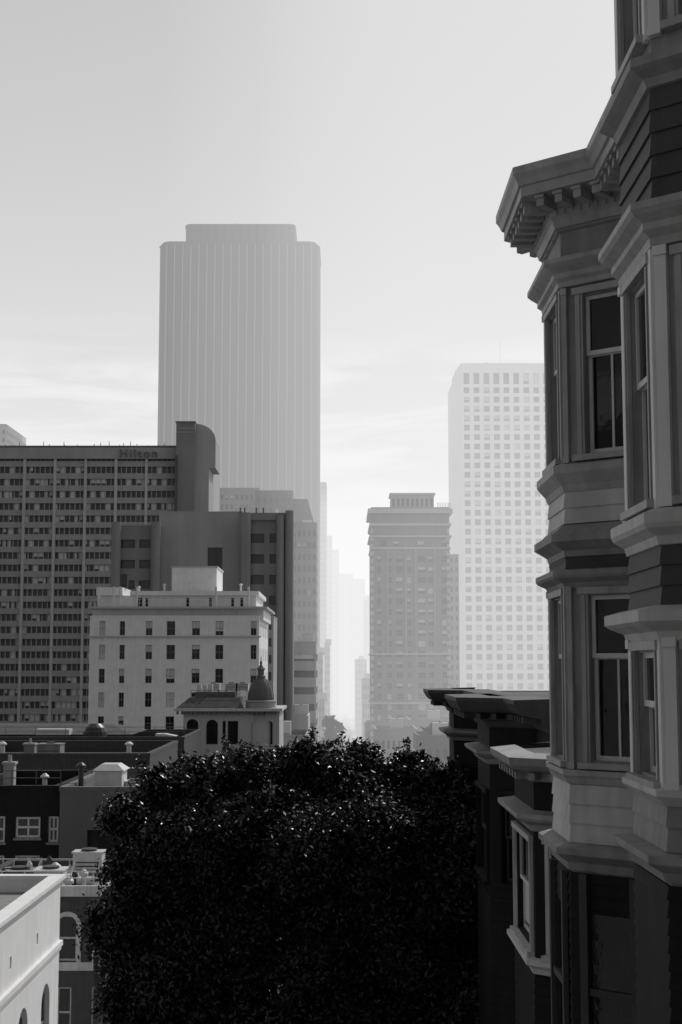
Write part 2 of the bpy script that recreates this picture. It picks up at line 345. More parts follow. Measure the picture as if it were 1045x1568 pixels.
# --- house C
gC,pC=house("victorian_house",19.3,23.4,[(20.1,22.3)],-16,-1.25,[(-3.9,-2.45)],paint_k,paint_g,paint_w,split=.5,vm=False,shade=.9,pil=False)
gg=gC
sweep(gg,"cornice",paint_m,pC,[(-.01,-1.6),(.06,-1.58),(.1,-1.48),(.28,-1.42),(.34,-1.36),(.36,-1.25),(-.01,-1.2)])
along(gg,"modillions",paint_m,offp(pC,.1),.3,.1,0,.14,-1.56,-1.46)
sweep(gg,"belt",paint_t,pC,[(-.01,-2.28),(.05,-2.26),(.08,-2.18),(.22,-2.12),(.25,-2.08),(.25,-2.02),(-.01,-1.98)])
sweep(gg,"belt",paint_w,pC,[(-.01,-4.2),(.04,-4.19),(.06,-4.12),(.14,-4.06),(.14,-4.0),(-.01,-3.98)])
sweep(gg,"siding",paint_k,pC,clap(-6,-4.22,.14)); gg.finish()
# --- house D
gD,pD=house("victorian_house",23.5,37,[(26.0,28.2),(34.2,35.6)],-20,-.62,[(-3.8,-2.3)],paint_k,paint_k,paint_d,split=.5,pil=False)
gg=gD
sweep(gg,"cornice",paint_d,pD,[(-.01,-1.1),(.05,-1.08),(.1,-.98),(.16,-.95),(.18,-.86),(.5,-.8),(.55,-.74),(.62,-.62),(.62,-.55),(-.01,-.53)])
along(gg,"modillions",paint_d,offp(pD,.2),.32,.1,0,.26,-.93,-.83)
sweep(gg,"belt",paint_m,pD,[(-.01,-1.75),(.05,-1.74),(.09,-1.66),(.2,-1.6),(.25,-1.55),(.25,-1.5),(-.01,-1.46)])
sweep(gg,"siding",paint_k,pD,clap(-8,-4.1,.16)); gg.finish()
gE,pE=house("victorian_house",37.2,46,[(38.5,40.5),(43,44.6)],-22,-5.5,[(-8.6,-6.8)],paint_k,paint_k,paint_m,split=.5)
sweep(gE,"cornice",paint_d,pE,[(-.01,-6.0),(.1,-5.9),(.4,-5.7),(.45,-5.5),(-.01,-5.45)]); gE.finish()
# --- houses across the street and behind the viewpoint (seen mirrored in the bay windows)
for (ya,yb,zt_,m_) in ((-34,-22,7,stone_d),(-21.8,-11,3.5,paint_g),(-10.8,-1,7.5,stone_m),(-.8,5,5,stone_d),(5.2,11.5,4.5,paint_g),(11.7,19.5,3.5,stone_d)):
    g=G("apartment_house",(-15,(ya+yb)/2,gz(yb)-1)); W_=yb-ya
    block(g,-24,-11.1,ya,yb,gz(yb)-1,zt_,m_,[],regular(W_,zt_-9.5,zt_-.4,3,3,.42,.55),.2,glass,paint_w,blinds=.4,parapet=.5,fw=.08)
    g.box("cornice",paint_t,-11.08,-10.6,ya,yb,zt_-.5,zt_+.001)
    ym=(ya+yb)/2; g.add("gable_roof",roofm,[(-11.3,ya+.4,zt_+.26),(-11.3,yb-.4,zt_+.26),(-11.3,ym,zt_+2.4),(-23,ya+.4,zt_+.26),(-23,yb-.4,zt_+.26),(-23,ym,zt_+2.4)],[(0,1,2),(3,5,4),(0,2,5,3),(1,4,5,2)])
    g.finish()
# ------------------------------------------------------------------ left side, near white building
ZT=SZ(1345,57)
g=G("white_stucco_building",(-14,45,gz(45)))
x1=-11.0
ops=[]
for yy in (34,38.2,42.4,46.6,50.8,54.6):
    ops.append((yy-20-.75,yy-20+.75,ZT-6.5,ZT-3.5,True))
for yy in (36.1,40.3,44.5,48.7,52.9): ops.append((yy-20-.13,yy-20+.13,ZT-1.75,ZT-1.35))
wall(g,"street_wall",stucco_w,(x1,20),(0,1),(1,0),37,gz(57)-1,ZT,ops,.25,glass,paint_m,.06)
g.add("back_wall",stucco_w,[(x1,57,-20),(-30,57,-20),(-30,57,ZT),(x1,57,ZT)],[(0,1,2,3)])
g.add("roof",roofl,[(x1,20,ZT-.5),(x1,57,ZT-.5),(-30,57,ZT-.5),(-30,20,ZT-.5)],[(0,1,2,3)])
g.box("coping",stucco_w,x1-.4,x1+.18,20,57.2,ZT+.002,ZT+.14); g.box("coping",stucco_w,-30,x1-.41,56.7,57.2,ZT+.002,ZT+.14)
g.box("coping",stucco_w,x1-.35,x1+.08,20,57.1,ZT-.18,ZT+.001); g.box("parapet",stucco_w,-30,x1-.42,56.75,57.05,ZT-.5,ZT)
g.box("band",stucco_w,x1+.003,x1+.14,20,57.05,ZT-2.55,ZT-2.35); g.box("band",stucco_w,x1+.003,x1+.08,20,57.03,ZT-2.7,ZT-2.552)
for yy in (40,47,52): g.box("roof_hatch",metal,x1-4,x1-3,yy,yy+1,ZT-.5,ZT-.1)
g.finish()
# ------------------------------------------------------------------ roof furniture helpers (parts of their building)
def vent(g,x,y,z,h=.9,r=.14,m=None):
    m=m or metal; g.rev("roof_vents",m,(x,y),[(r,z),(r,z+h),(r*1.8,z+h),(r*1.8,z+h+.12),(r*.5,z+h+.28)],12)
def hvac(g,x,y,z,w=1.6,d=1.3,h=1.1,m=None):
    m=m or metal; g.box("hvac_units",m,x,x+w,y,y+d,z+.15,z+h); g.box("hvac_units",m,x-.06,x+w+.06,y-.06,y+d+.06,z+h+.002,z+h+.07)
    for s in(.1,w-.25): g.box("hvac_feet",darkmetal,x+s,x+s+.12,y+.05,y+d-.05,z,z+.148)
    g.rev("hvac_fans",darkmetal,(x+w/2,y+d/2),[(.38,z+h+.07),(.4,z+h+.18),(.3,z+h+.2)],14)
    for k in range(4): g.box("hvac_louvres",darkmetal,x+.15,x+w-.15,y-.015,y-.002,z+.3+k*.18,z+.36+k*.18)
def chimney(g,x,y,z,w=.7,h=1.8,m=None):
    m=m or brick; g.box("chimneys",m,x,x+w,y,y+w,z,z+h); g.box("chimneys",conc,x-.08,x+w+.08,y-.08,y+w+.08,z+h+.002,z+h+.14)
    g.rev("chimney_pots",conc,(x+w*.5,y+w*.5),[(.13,z+h+.14),(.1,z+h+.5),(.13,z+h+.52)],10)
def rail(g,x0,x1,y,z,h=1.0,m=None,sp=1.2):
    m=m or darkmetal; n=max(2,int((x1-x0)/sp)); r=.025
    for i in range(n+1): x=x0+(x1-x0)*i/n; g.tube("railings",m,(x,y,z),(x,y,z+h),r,seg=5)
    for q in(.5,1): g.tube("railings",m,(x0,y,z+h*q),(x1,y,z+h*q),r,seg=5)
def shed(g,x0,x1,y0,y1,z0,z1,m):
    g.box("roof_shed",m,x0,x1,y0,y1,z0,z1)
    g.prism("roof_shed_top",metal,[(x0-.15,y0-.15),(x1+.15,y0-.15),(x1+.15,y1+.15),(x0-.15,y1+.15)],z1+.003,z1+.35,[(x0+.3,y0+.3),(x1-.3,y0+.3),(x1-.3,y1-.3),(x0+.3,y1-.3)])
# ------------------------------------------------------------------ L2
Y=64; g=G("arched_window_building",(-16,Y,gz(Y)))
x0,x1=SX(-60,Y,1450),SX(188,Y,1450); zt=SZ(1368,Y); W=x1-x0
ops=[]
for a,b in((88,118),(148,180),(25,55),(-35,-5)): ops.append((SX(a,Y,1450)-x0,SX(b,Y,1450)-x0,SZ(1472,Y),SZ(1402,Y),True))
for a,b in((88,110),(140,165),(25,55)): ops.append((SX(a,Y,1500)-x0,SX(b,Y,1500)-x0,SZ(1590,Y),SZ(1512,Y)))
block(g,x0,x1,Y,Y+9,gz(Y)-2,zt,paint_d,ops,[],.2,glass,paint_g,parapet=.35,roof=roofl,fw=.08)
for o in ops[:4]:
    m_=(o[0]+o[1])/2; r=(o[1]-o[0])/2
    for k in range(10):
        a0=math.pi*k/10;a1=math.pi*(k+1)/10; zc=o[3]-r
        q=lambda rr,a,n:(x0+m_-rr*math.cos(a),Y-n,zc+rr*math.sin(a))
        g.add("hood_moulds",paint_g,[q(r,a0,.06),q(r,a1,.06),q(r+.18,a1,.06),q(r+.18,a0,.06),q(r+.18,a0,0),q(r+.18,a1,0)],[(0,1,2,3),(3,2,5,4)])
    for s in(o[0]-.18,o[1]): g.box("hood_moulds",paint_g,x0+s,x0+s+.18,Y-.06,Y-.002,o[2]-.1,zc)
g.box("band",paint_g,x0-.1,x1+.1,Y-.25,Y-.06,zt-.1,zt+.35); g.box("band",paint_g,x0,x1,Y-.12,Y-.003,SZ(1482,Y)-.1,SZ(1482,Y)+.25)
zr=zt-.35
hvac(g,SX(52,66,1340),66,zr,1.3,1.2,1.0); hvac(g,SX(10,68),68,zr,1.5,1.2,.7,roofl); vent(g,SX(92,67),67,zr,1.0,.15); vent(g,SX(112,66),66,zr,.5,.14); vent(g,SX(135,67),67,zr,.7,.12)
for k in range(12):
    yy=65.2+(k%5)*1.5; xx=SX(-5+k*15,yy,1340); wd=.3+.5*random.random(); g.box("skylights",metal if k%3 else darkmetal,xx,xx+wd,yy,yy+.9,zr,zr+.2+.35*random.random())
for k in range(6): vent(g,SX(8+k*27,66),65.5+random.random()*6,zr,.3+.9*random.random(),.08,metal if k%2 else darkmetal)
rail(g,SX(-20,70),SX(150,70),71,zr,.9,metal); rail(g,SX(-20,65),SX(185,65),64.7,zr+.6,.6,metal,1.0)
for a in(40,58,110): g.tube("pipes",metal,(SX(a,69),69,zr),(SX(a+12,69),69.2,zr+1.2),.05)
g.tube("ducts",metal,(SX(95,68),68,zr+.25),(SX(150,68),68.4,zr+.25),.2,seg=12); hvac(g,SX(118,70),70,zr,1.4,1,1.3)
g.finish()
# ------------------------------------------------------------------ L3
Y=80; g=G("brick_apartment_building",(-20,Y,gz(Y)))
x0,x1=SX(-60,Y,1250),SX(91,Y,1250); zt=SZ(1210,Y)
ops=[(SX(a,Y,1260)-x0,SX(b,Y,1260)-x0,SZ(c,Y),SZ(d,Y)) for a,b,c,d in((-12,8,1290,1250),(24,62,1283,1251),(74,90,1290,1250),(24,62,1340,1310),(-12,8,1350,1310))]
block(g,x0,x1,Y,Y+12,gz(Y)-2,zt,paint_k,ops,[],.2,glass,paint_w,blinds=.4,parapet=.7,vm=True,sill=paint_m,fw=.12)
rail(g,x0,x1,Y+.2,zt+.25,.8); chimney(g,SX(10,Y+3),Y+3,zt-.7,.6,1.9,conc); vent(g,SX(62,Y),Y+2,zt-.7,1.2)
g.finish()
g=G("grey_rendered_building",(-12,Y,gz(Y)))
x0,x1=SX(91.5,Y-1,1250),SX(232,Y-1,1250)
ops=[(SX(138,Y,1290)-x0,SX(196,Y,1290)-x0,SZ(1330,Y),SZ(1268,Y),False)]
block(g,x0,x1,Y-1,Y+14,gz(Y)-2,SZ(1212,Y-1),stone_d,ops,[],.25,room,None,parapet=.5,rail=False)
zr=SZ(1212,Y-1)-.5
shed(g,SX(149,Y+3),SX(190,Y+3),Y+3,Y+5,zr,zr+SZ(1172,Y+3)-SZ(1208,Y+3),paint_w); vent(g,SX(128,Y+2),Y+2,zr,1.6,.15,darkmetal); hvac(g,SX(195,Y+4),Y+4,zr,1.2,1,.6); rail(g,x0,x1,Y+9,zr,1.0)
g.finish()
# ------------------------------------------------------------------ L4
Y=118; g=G("row_building",(-25,Y,gz(Y))); x0,x1=SX(-80,Y),SX(232,Y); zt=SZ(1158,Y)
block(g,x0,x1,Y,Y+20,gz(Y)-3,zt,paint_d,regular(x1-x0,zt-8,zt,16,2,.4,.5),[],.2,glass,paint_m,parapet=.8)
for a in(8,200): vent(g,SX(a,Y+4),Y+4,zt-.8,1.5,.2)
chimney(g,SX(40,Y+2),Y+2,zt-.8,.9,1.6); hvac(g,SX(60,Y+6),Y+6,zt-.8,2,2,1.4,roofl); g.finish()
Y=150; g=G("flat_roof_building",(-30,Y,gz(Y))); x0,x1=SX(-80,Y),SX(284,Y); zt=SZ(1132,Y)
block(g,x0,x1,Y,Y+18,gz(Y)-3,zt,paint_d,[],[],.2,parapet=.8)
g.prism("roof_ridge",roofm,[(x0,Y+4),(x1-6,Y+4),(x1-6,Y+16),(x0,Y+16)],zt+.3,zt+1.2,[(x0,Y+9),(x1-9,Y+9),(x1-9,Y+11),(x0,Y+11)])
g.box("skylight",metal,SX(48,Y),SX(100,Y),Y+3,Y+5,zt+.3,zt+.9)
g.rev("roof_dome",darkmetal,(SX(148,Y+3),Y+3),[(1.3,zt-.5),(1.3,zt+.6),(1.1,zt+1.1),(.6,zt+1.5),(.1,zt+1.6)],16)
g.prism("roof_ramp",metal,[(SX(238,Y),Y+1),(SX(270,Y),Y+1),(SX(270,Y),Y+3),(SX(238,Y),Y+3)],zt+.26,zt+.5,[(SX(238,Y),Y+1),(SX(252,Y),Y+1),(SX(252,Y),Y+3),(SX(238,Y),Y+3)])
rail(g,x0,x1,Y+.3,zt+.25,1,sp=3); g.finish()
# ------------------------------------------------------------------ domed building
Y=180; g=G("domed_building",(-14,Y,gz(Y)))
x0,x1=SX(281,Y,1110),SX(428,Y,1110); zt=SZ(1092,Y)
ops=[(SX(a,Y,1110)-x0,SX(b,Y,1110)-x0,SZ(1140,Y),SZ(t,Y),ar) for a,b,t,ar in((286,304,1101,True),(316,334,1102,True),(341,346,1104,False),(349,365,1104,False),(385,397,1104,True),(408,418,1104,True))]
block(g,x0,x1,Y,Y+13,gz(Y)-3,zt,stone_l,ops,[],.35,glass,paint_d,parapet=.1,rail=False)
g.box("eaves",paint_g,x0-1.1,x1+.4,Y-1.0,Y+14,zt+.252,zt+.6)
for k in range(22): xx=x0-.8+k*(x1-x0+.9)/22; g.box("eave_brackets",stone_d,xx,xx+.22,Y-.85,Y-.06,zt-.15,zt+.251)
zz=zt+.6; xm=SX(372,Y)
g.prism("mansard",roofm,[(x0-.9,Y-.8),(xm,Y-.8),(xm,Y+13.5),(x0-.9,Y+13.5)],zz+.002,zz+1.3,[(x0+.6,Y+1),(xm-.3,Y+1),(xm-.3,Y+12),(x0+.6,Y+12)])
g.box("roof_block",stone_d,x0+1.2,xm-1,Y+2,Y+8,zz+1.302,zz+2.0)
rail(g,x0+.8,xm-.4,Y+1.2,zz+1.3,.9,sp=.8)
for a in(318,345,362): hvac(g,SX(a,Y+4),Y+4,zz+2.0,1.6,1.5,1.0)
for k in range(3): g.box("roof_bits",metal,SX(300+k*9,Y),SX(306+k*9,Y),Y+2,Y+3,zz+2.0,zz+2.9)
c=(SX(399,Y),Y+1.6); r=SX(421,Y)-c[0]
g.rev("turret",stone_l,c,[(r,zt-7),(r,zt+.2)],20); g.rev("turret_cornice",stone_m,c,[(r,zt+.1),(r+.35,zt+.25),(r+.35,zt+.62),(r+.1,zt+.7),(r+.05,zt+1.3),(r+.2,zt+1.35),(r+.2,zt+1.5),(r-.1,zt+1.6)],24)
zd=zt+1.55; zh=SZ(1037,Y)-zd
g.rev("dome",stone_d,c,[((r-.2)*math.cos(t)*1.0+.02,zd+zh*math.sin(t)) for t in [i*math.pi/2/9 for i in range(10)]],24)
for k in range(12):
    a=2*math.pi*k/12
    for i in range(6):
        t0=i*math.pi/2/6;t1=(i+1)*math.pi/2/6; rr=r-.17
        g.tube("dome_ribs",stone_d,(c[0]+rr*math.cos(t0)*math.cos(a),c[1]+rr*math.cos(t0)*math.sin(a),zd+zh*math.sin(t0)),(c[0]+rr*math.cos(t1)*math.cos(a),c[1]+rr*math.cos(t1)*math.sin(a),zd+zh*math.sin(t1)),.05,seg=5)
zf=zd+zh
g.rev("finial",stone_d,c,[(.5,zf-.15),(.62,zf+.1),(.4,zf+.25),(.42,zf+.9),(.6,zf+1.0),(.3,zf+1.3),(.12,zf+1.6),(.2,zf+1.8),(.05,zf+2.1),(.03,SZ(1005,Y))],14)
g.finish(smooth=("dome","turret"))
# ------------------------------------------------------------------ white hotel
Y=230; g=G("white_hotel",(-30,Y,gz(Y)))
x0,x1=SX(137,Y),SX(397,Y); zt=SZ(945,Y); cols=[(152,161),(183,191),(223,233),(255,268),(294,306),(330,342),(384,393)]
ops=[]
for k in range(9):
    zc=SZ(962+36.5*k,Y)
    for i,(a,b) in enumerate(cols): ops.append((SX(a,Y)-x0,SX(b,Y)-x0,zc-1.15,zc+1.15))
block(g,x0,x1,Y,Y+28,gz(Y)-2,zt,stucco_w,ops,regular(28,zt-36,zt,5,9,.25,.5),.35,glass,paint_m,blinds=.5,parapet=.5,sill=stucco_w,vm=True)
g.box("cornice",stone_l,x0-.4,x1+.3,Y-.35,Y-.06,SZ(974,Y)-.25,SZ(974,Y))
z2=SZ(932,Y); xa,xb=SX(139,Y),SX(404,Y)
g.box("upper_floor",stucco_w,x0+.1,x1+.6,Y+1.5,Y+26,zt-.4,z2)
g.box("terrace_slab",stone_l,x0-.3,x1+1.3,Y-.3,Y+27,z2+.002,z2+.35)
g.box("attic",stucco_w,SX(148,Y+3),SX(392,Y+3),Y+3,Y+24,z2+.352,SZ(912,Y+3))
z3=SZ(912,Y+3); g.box("attic_roof",stucco_w,SX(198,Y+2),SX(396,Y+2),Y+2,Y+25,z3+.002,z3+.7); g.box("attic_block",stucco_w,SX(146,Y+2),SX(186,Y+2),Y+2,Y+12,z3+.001,z3+1.3)
z4=SZ(871,Y+8); g.box("penthouse",stucco_w,SX(262,Y+6),SX(331,Y+6),Y+6,Y+18,z3+.702,z4); g.box("penthouse",stone_l,SX(261,Y+6),SX(332.5,Y+6),Y+5.9,Y+18.2,z4+.002,z4+.3)
for a in(150,172,182,208,330,380): g.tube("posts",metal,(SX(a,Y),Y+.5,z2),(SX(a,Y),Y+.5,z2+3.6),.16)
for a in(208,213,222,285,320,354,368): g.box("doorways",room,SX(a,Y+3),SX(a+4,Y+3),Y+2.95,Y+3.02,z2+.4,z3-.4)
rail(g,xa,xb,Y,z2+.35,1.1,metal,2); hvac(g,SX(175,Y),Y+5,z3+1.3,1.2,1.2,2.2,darkmetal)
for k in range(5): a=205+k*40; vent(g,SX(a,Y),Y+5,z3+.7,.7+.4*(k%3),.16)
g.finish()
g=G("grey_office_block",(-14,Y+40,gz(Y))); Yb=Y+30; x0,x1=SX(398,Yb),SX(419,Yb)
block(g,x0,x1,Yb,Yb+15,-40,SZ(945,Yb),stone_m,regular(x1-x0,-40,SZ(945,Yb),2,16,.4,.5),[],.3); g.finish()
# ------------------------------------------------------------------ dark mid blocks
Y=290; g=G("dark_office_block",(-30,Y,gz(Y)))
def slab(a,b,py,m,Yy,dp=20,fr=None):
    x0,x1=SX(a,Yy),SX(b,Yy); zt=SZ(py,Yy); block(g,x0,x1,Yy,Yy+dp,-40,zt,m,fr(x0,x1,zt) if fr else [],[],.6); return x0,x1,zt
slab(175,241,806,stone_s,Y,22,lambda a,b,z:regular(b-a,z-60,z,2,14,.8,.42,mz1=1.5))
for a in(176,237): g.tube("corner_columns",stone_s,(SX(a,Y),Y-.8,-40),(SX(a,Y),Y-.8,SZ(800,Y)),1.0,seg=14)
slab(241,370,785,stone_m,Y+4,24,lambda a,b,z:[(SX(314,Y)-a,SX(337,Y)-a,SZ(874,Y),SZ(836,Y))])
slab(371,445,790,stone_s,Y,22,lambda a,b,z:regular(b-a,z-66,z,2,15,.72,.45,mu=1,mz1=2.5))
for a,t in((373,786),(377.5,786),(429,790),(443,783)): g.tube("corner_columns",stone_s,(SX(a,Y),Y-1.1,-40),(SX(a,Y),Y-1.1,SZ(t,Y)),.85,seg=14)
g.box("roof_beam",stone_s,SX(378,Y),SX(441,Y),Y-1,Y-.2,SZ(797,Y),SZ(786,Y)); rail(g,SX(176,Y),SX(240,Y),Y,SZ(806,Y)+.3,1.8,sp=3)
for a in(365,372,390,401): g.tube("masts",darkmetal,(SX(a,Y),Y+3,SZ(790,Y)),(SX(a,Y),Y+3,SZ(775,Y)),.15,seg=5)
g.finish()
# ------------------------------------------------------------------ long slab hotel
Y=360; g=G("slab_hotel",(-60,Y,-38)); x0,x1=SX(-60,Y),SX(267,Y); zt=SZ(686,Y)
edges=[-16+47.3*k for k in range(7)]
wall(g,"back_glass_wall",glass_far,(x0,Y+.9),(1,0),(0,-1),x1-x0,-38,zt-.5,[],.1)
g.box("body",stone_d,x0,x1,Y+1.2,Y+24,-38,zt-.6)
for k in range(7):
    g.box("piers",stone_l,SX(edges[k]-2,Y),SX(edges[k]+2,Y),Y-.35,Y+.9,-38,zt-2.9)
    for q in range(1,6):
        xx=SX(edges[k]+47.3*q/6,Y)
        if xx<x1: g.box("mullions",stone_m,xx-.12,xx+.12,Y+.35,Y+.88,-38,zt-3)
z=SZ(706,Y); fh=SZ(706,Y)-SZ(724.6,Y)
while z>-30:
    g.box("spandrels",stone_m,x0,x1,Y-.0,Y+.85,z-fh*.46,z)
    for k in range(7):
        pr=random.choice([.05,.15,.35,.6])
        for q in range(6):
            if random.random()<pr:
                a=SX(edges[k]+47.3*q/6+.5,Y); b=SX(edges[k]+47.3*(q+random.choice([.5,.9,.9]))/6,Y)
                if b<x1: g.box("curtains",blind,a,b,Y+.6,Y+.89,z-fh+.02+(random.random()<.3)*.6,z-fh*.46-.02)
    z-=fh
g.box("top_fascia",stone_m,x0,x1+.2,Y-.6,Y+24,zt-2.85,zt); g.box("roof_kerb",stone_d,x0,x1,Y+1,Y+23,zt+.002,zt+.8)
for k in range(26):
    xx=x0+3+k*(x1-x0-5)/26+random.uniform(-1.3,1.3); g.tube("roof_aerials",darkmetal,(xx,Y+2,zt),(xx,Y+2,zt+random.uniform(.6,2.2)),.08,seg=4)
tw=SX(268,Y)
g.box("lift_tower",stone_s,tw,SX(297,Y),Y-3,Y+12,-38,SZ(650,Y)); g.box("lift_tower",stone_s,tw-.2,SX(298,Y),Y-3.2,Y+12.2,SZ(650,Y)+.002,SZ(648,Y))
g.box("lift_slot",glass_far,SX(266.5,Y),SX(271,Y),Y-3.3,Y-3.02,-38,SZ(700,Y))
for q in (658,664): g.box("lift_bands",stone_m,tw+.3,SX(296,Y),Y-3.06,Y-3.003,SZ(q,Y)-.25,SZ(q,Y))
xa,xb=SX(297.1,Y),SX(328,Y); za=SZ(650,Y); R=xb-xa
poly=[(xa,SZ(717,Y)),(xb,SZ(717,Y))]+[(xa+R*math.cos(t),SZ(676,Y)+ (za-SZ(676,Y))*math.sin(t)) for t in [i*math.pi/2/8 for i in range(9)]]
n=len(poly); g.add("lift_hood",stone_m,[(x,Y-1,z) for x,z in poly]+[(x,Y+12,z) for x,z in poly],[tuple(range(n)),tuple(range(n,2*n))[::-1]]+[(i,i+n,(i+1)%n+n,(i+1)%n) for i in range(n)])
g.box("lift_shaft",stone_m,xa,SX(318,Y),Y-1,Y+12,-38,SZ(717,Y)-.002)
e=g.finish()
t=bpy.data.curves.new("sign_lettering",'FONT'); t.body="Hilton"; t.size=3.1; t.extrude=.15; t.align_x='CENTER'; t.space_character=1.25; t.materials.append(stone_d)
to=bpy.data.objects.new("sign_lettering",t); scene.collection.objects.link(to); to.parent=e
to.location=Vector((SX(213,Y,700),Y-.8,SZ(701,Y)))-e.location; to.rotation_euler=(math.radians(90),0,0)
# ------------------------------------------------------------------ tall stepped tower
Y=700; g=G("skyscraper",(-50,Y,-38))
x0,x1=SX(239.5,Y,700),SX(489,Y,700); zs_=SZ(370,Y); zt=SZ(341,Y)
def zig(xa,xb,ya,yb,n,am,ch):
    p=[(xa+ch,ya)]; W=xb-xa-2*ch
    for k in range(n): p+=[(xa+ch+W*(k+.3)/n,ya-am),(xa+ch+W*(k+.7)/n,ya-am),(xa+ch+W*(k+1)/n,ya)]
    return p+[(xb-ch*.3,ya+ch*.3),(xb,ya+ch),(xb,yb-ch),(xb-ch,yb),(xa+ch,yb),(xa,yb-ch),(xa,ya+ch),(xa+ch*.3,ya+ch*.3)]
body=zig(x0,x1,Y,Y+42,18,1.3,4); g.prism("shaft",tower_st,body,-38,zs_-2)
z=-30
while z<zs_-6:
    g.prism("window_bands",tower_glass2,zig(x0-.0,x1+.0,Y-.12,Y+42,18,1.3,4),z,z+1.7); z+=3.9
Wt=x1-x0-8
for k in range(19): xx=x0+4+Wt*k/18; g.box("fins",tower_fin,xx-.35,xx+.35,Y-1.5,Y-.05,-38,zs_-2.01)
cp=zig(x0-.3,x1+.3,Y-1.5,Y+42,18,0,4)
g.prism("shoulder_cap",tower_st,cp,zs_-2,zs_,[(x+(1.5 if x<(x0+x1)/2 else -1.5),y+1) for x,y in cp])
xa,xb=SX(283,Y,350),SX(452,Y,350); up=zig(xa,xb,Y+3,Y+38,12,1.3,3); g.prism("upper_shaft",tower_st,up,zs_+.01,zt-1.5)
cp=zig(xa-.2,xb+.2,Y+2,Y+38,12,0,3); g.prism("crown",tower_st,cp,zt-1.5,zt)
for k in range(10):
    xx=xa+4+k*(xb-xa-8)/9; g.tube("roof_aerials",metal,(xx,Y+8,zt),(xx,Y+8,zt+random.uniform(1,2.5)),.25,seg=4)
g.finish()
# ------------------------------------------------------------------ white grid tower
Y=620; g=G("grid_tower",(60,Y,-38)); x0,x1=SX(709,Y,800),SX(905,Y,800); zt=SZ(556,Y); W=x1-x0
cw=SX(724.4,Y,800)-SX(709,Y,800); rh=SZ(800,Y)-SZ(814.6,Y); ops=[]
i=0
while (i+1)*cw<W:
    ops.append((i*cw+.95,i*cw+cw-.9,SZ(588,Y),SZ(571,Y))); z=SZ(588,Y)-1.5
    while z-rh>-36: ops.append((i*cw+.95,i*cw+cw-.9,z-rh*.62,z)); z-=rh
    i+=1
gt=M("grid_tower_stone",.8,.8,.08,.1,0); gtg=M("grid_tower_glass",.2,.3,.5,.12,0)
wall(g,"front_wall",gt,(x0,Y),(1,0),(0,-1),W,-38,zt,ops,.9,gtg,None,blinds=.25)
xl=SX(694,Y+16,800)
g.add("chamfer_wall",gt,[(xl,Y+16,-38),(x0,Y,-38),(x0,Y,zt),(xl+1.8,Y+14,zt),(xl,Y+16,zt-6)],[(0,1,2,3,4)])
g.add("side_walls",gt,[(xl,Y+16,-38),(xl,Y+40,-38),(xl,Y+40,zt-6),(xl,Y+16,zt-6),(x1,Y,-38),(x1,Y+40,-38),(x1,Y+40,zt),(x1,Y,zt)],[(0,1,2,3),(4,5,6,7)])
g.add("roof",roofl,[(x0,Y,zt),(x1,Y,zt),(x1,Y+40,zt),(xl+1.8,Y+40,zt),(xl+1.8,Y+14,zt)],[(0,1,2,3,4)])
g.tube("mast",metal,(SX(770,Y,540),Y+10,zt),(SX(770,Y,540),Y+10,SZ(514,Y)),.1,.05,6)
g.rev("roof_dome",stone_l,(SX(748,Y,550),Y+8),[(1.8,zt),(1.7,zt+.9),(.7,zt+1.9)],12)
g.finish()
# ------------------------------------------------------------------ ornate brick apartment tower
Y=400; g=G("apartment_tower",(20,Y,-38)); x0,x1=SX(569,Y,900),SX(689,Y,900); zt=SZ(778,Y); W=x1-x0
ops=[]
cs=[(578,584,0),(593,600,0),(607,617,1),(624,630,0),(640,652,1),(656,664,0),(677,685,0)]
for k in range(18):
    zc=SZ(856+16.2*k,Y)
    for a,b,wd in cs: ops.append((SX(a,Y,900)-x0,SX(b,Y,900)-x0,zc-.85,zc+.85,k==0))
for a,b in((583,592),(603,612),(640,650),(677,686)): ops.append((SX(a,Y,900)-x0,SX(b,Y,900)-x0,SZ(836,Y),SZ(828,Y)))
block(g,x0,x1,Y,Y+26,-38,zt,brick,ops,regular(26,-38,zt-12,6,20,.4,.5),.3,glass_far,stone_l,blinds=.4,parapet=.6,vm=True)
for py,o,h in((779,.9,1.3),(801,.5,.8),(820,.6,.5),(838,.3,.5),(1000,.3,.5),(1075,.4,.6)): g.box("string_courses",stone_l,x0-o,x1+o,Y-o,Y+26+o,SZ(py,Y)-h,SZ(py,Y)+.0)
for a in(594,622,637,666): g.box("pilasters",stone_m,SX(a,Y,900)-.2,SX(a,Y,900)+.2,Y-.25,Y-.003,SZ(1000,Y),SZ(840,Y))
for a in(570,687):
    for k in range(34): g.box("quoins",stone_l,SX(a,Y,900)-.35-(k%2)*.2,SX(a,Y,900)+.35+(k%2)*.2,Y-.12,Y-.004,zt-6-k*2.1-1.2,zt-6-k*2.1)
xa,xb=SX(600,Y,765),SX(666,Y,765)
pw=xb-xa; zz=SZ(755,Y); wall(g,"roof_pavilion",stone_m,(xa,Y+4),(1,0),(0,-1),pw,zt+.26,zz,regular(pw,zt+.6,zz-.7,9,1,.55,.75),.4,glass_far)
g.box("roof_pavilion_body",stone_m,xa+.02,xb-.02,Y+4.5,Y+14,zt+.26,zz-.01); g.box("roof_pavilion_cap",stone_l,xa-.4,xb+.4,Y+3.6,Y+14.4,zz+.002,zz+.5)
for k in range(9): g.tube("roof_rail",darkmetal,(xb+1+k*.45,Y+3,zt),(xb+1+k*.45,Y+3,zt+1.9),.06,seg=4)
g.finish()
